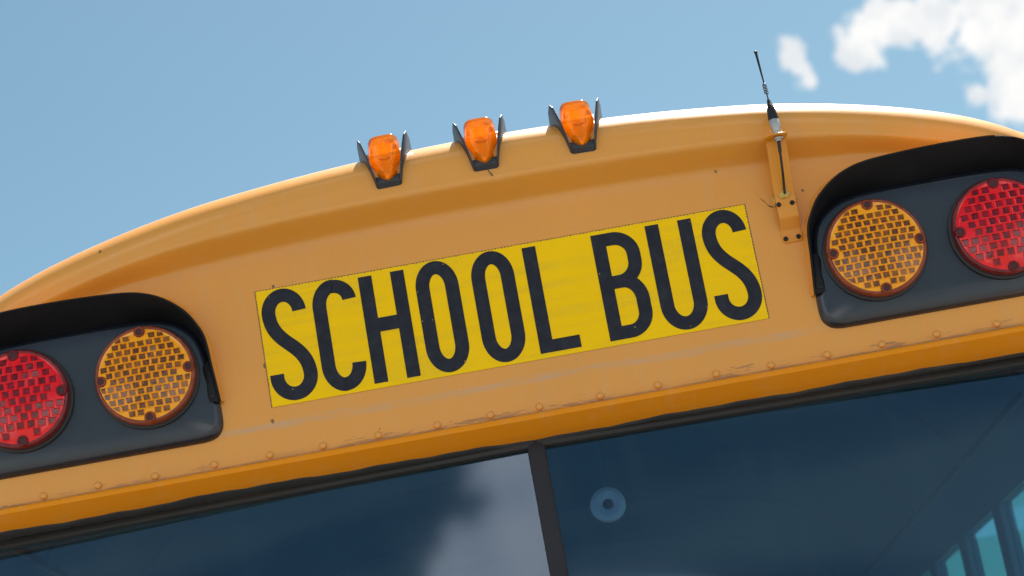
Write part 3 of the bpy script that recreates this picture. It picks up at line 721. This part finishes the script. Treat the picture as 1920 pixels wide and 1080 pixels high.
# ---- windscreen: seal, two panes, divider
LEAN = R(6); ZT = 2.507; YT = 0.046
def wp(x, d, off=0.0):
    """point d metres down the pane, set back with |x| because the two panes meet in a shallow vee"""
    v_ = abs(x)*math.tan(R(3.0))
    return (x, YT+v_-d*math.sin(LEAN)-off*math.cos(LEAN), ZT-d*math.cos(LEAN)+off*math.sin(LEAN)*1.0)
def strip(name, x0, x1, d0, d1, o0, o1, mat, parent, nseg=1, wob=0.0, bevel=0.002):
    rows = []; rg = random.Random(11); ph = [rg.uniform(0, 6) for _ in range(4)]
    for i in range(nseg+1):
        x = x0+(x1-x0)*i/nseg
        wv_ = wob*(math.sin(7*x+ph[0])+0.6*math.sin(17*x+ph[1])+0.4*math.sin(41*x+ph[2]))
        rows.append([wp(x, d0, o0), wp(x, d0, o1), wp(x, d1+wv_, o1), wp(x, d1+wv_, o0)])
    vs, fs = grid(rows, True); fs += [(0, 1, 2, 3), tuple(range(len(vs)-4, len(vs)))]
    return mesh(name, vs, fs, mat, parent, bevel=bevel)
strip('window_seal', -1.12, -0.001, -0.004, 0.022, -0.012, 0.012, M_RUB, bus, 40, 0.0, 0.004)
strip('window_seal', 0.001, 1.12, -0.004, 0.022, -0.012, 0.012, M_RUB, bus, 40, 0.0, 0.004)
# hardened sealant smeared unevenly up the return of the lip
rows = []; rg = random.Random(4); ph = [rg.uniform(0, 6) for _ in range(5)]
for i in range(321):
    x = -1.12+2.24*i/320
    u0 = 0.85+0.10*x+0.05*math.sin(6.3*x+ph[0])+0.03*math.sin(15*x+ph[1])+0.025*math.sin(37*x+ph[2])+0.012*math.sin(93*x+ph[3])
    u0 = max(0.28, min(0.96, u0)); yo = yoff(x)
    P = lambda u, o_: (x, -0.0095+0.0455*u-o_*0.52+yo, 2.5262-0.0277*u-o_*0.85)
    rows.append([P(u0, -0.0005), P(u0+0.01, 0.0009), P(u0+0.05, 0.0016), P((u0+1)/2, 0.0022), P(1.0, 0.003), P(1.12, 0.0005)])
vs, fs = grid(rows); mesh('sealant_bead', vs, fs, M_RUB, bus, smooth=True)
for s in (-1, 1):
    rows = [[wp(s*x, d, -0.004) for x in (0.012, 1.11)] for d in (0.014, 0.75)]
    vs, fs = grid(rows); pane = mesh('windscreen_pane', vs, fs, M_GLASS, bus)
    if pane.data.polygons[0].normal.y > 0: pane.data.flip_normals()      # outer side faces the road
strip('window_divider', -0.0165, 0.0165, 0.010, 0.75, -0.016, 0.012, simple('divider rubber', (0.022, 0.022, 0.027), 0.6, var=0.25, vscale=12, spec=0.3), bus, 2, 0, 0.004)

# ---- cabin seen through the glass
xi = [-1.16+0.04*i for i in range(59)]
rows = [[(x, 0.12, zroof(x)*1.0-0.075-0.10*abs(x)**3*0.3), (x, 6.0, zroof(x)-0.075-0.03*abs(x)**3)] for x in xi]
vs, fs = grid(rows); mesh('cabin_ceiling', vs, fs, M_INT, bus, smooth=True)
for y in (1.1, 2.0, 2.9, 3.8, 4.7):
    rows = [[(x, yy, zroof(x)-0.075-0.03*abs(x)**3-dz) for yy, dz in ((y, 0), (y+.004, .018), (y+.05, .018), (y+.054, 0))] for x in xi]
    vs, fs = grid(rows); mesh('ceiling_rib', vs, fs, M_INT, bus)
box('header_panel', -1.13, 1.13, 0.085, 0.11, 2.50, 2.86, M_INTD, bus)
for s in (-1, 1):
    x0, x1 = sorted((s*1.195, s*1.16))
    sp = box('side_panel', x0, x1, 0.12, 6.0, 0.9, 1.80, M_YEL, bus)
    box('window_rail', x0, x1, 0.12, 6.0, 2.46, 2.62, M_INT, sp)
    ys = [0.12, 0.62, 1.16, 1.70, 2.24, 2.78, 3.32, 3.86, 4.40, 4.94, 5.48, 5.9]
    for y in ys: box('window_pillar', x0, x1, y, y+0.10, 1.80, 2.46, M_INT, sp)
    for y, y2 in zip(ys, ys[1:]):
        box('side_window', min(s*1.175, s*1.181), max(s*1.175, s*1.181), y+0.10, y2, 1.80, 2.46, M_SIDEG, sp)
box('front_panel', -1.19, 1.19, -0.26, -0.20, 0.9, 1.82, M_YEL, bus, 0.01)
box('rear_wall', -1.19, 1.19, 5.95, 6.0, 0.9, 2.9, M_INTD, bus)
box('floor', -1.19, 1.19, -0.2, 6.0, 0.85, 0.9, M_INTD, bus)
for sx in (-1.12, 1.12):
    x0, x1 = sorted((sx, sx+math.copysign(0.07, sx)))
    box('corner_post', x0, x1, 0.02, 0.14, 1.8, 2.55, M_YEL, bus, 0.004)
# round fan hung inside the glass
fy, fx, fz = 0.42, 0.124, 2.425
fan = lathe('cabin_fan', [(0.010, .004), (0.016, -.002), (0.026, -.005), (0.034, .0), (0.036, .010), (0.030, .016), (0.016, .014), (0.010, .010), (0.010, .004)], lambda u, v_, h_: (fx+u, fy+h_, fz+v_), M_PALE, bus, n=36)
lathe('hub', [(0.0098, .010), (0.0098, .001), (0.0002, -.001)], lambda u, v_, h_: (fx+u, fy+h_, fz+v_), M_INTD, fan, n=18)
tube('stalk', [(fx, fy+.012, fz+.03), (fx, fy+.04, fz+.2), (fx, fy+.04, fz+.56)], 0.002, M_INT, fan, n=8)
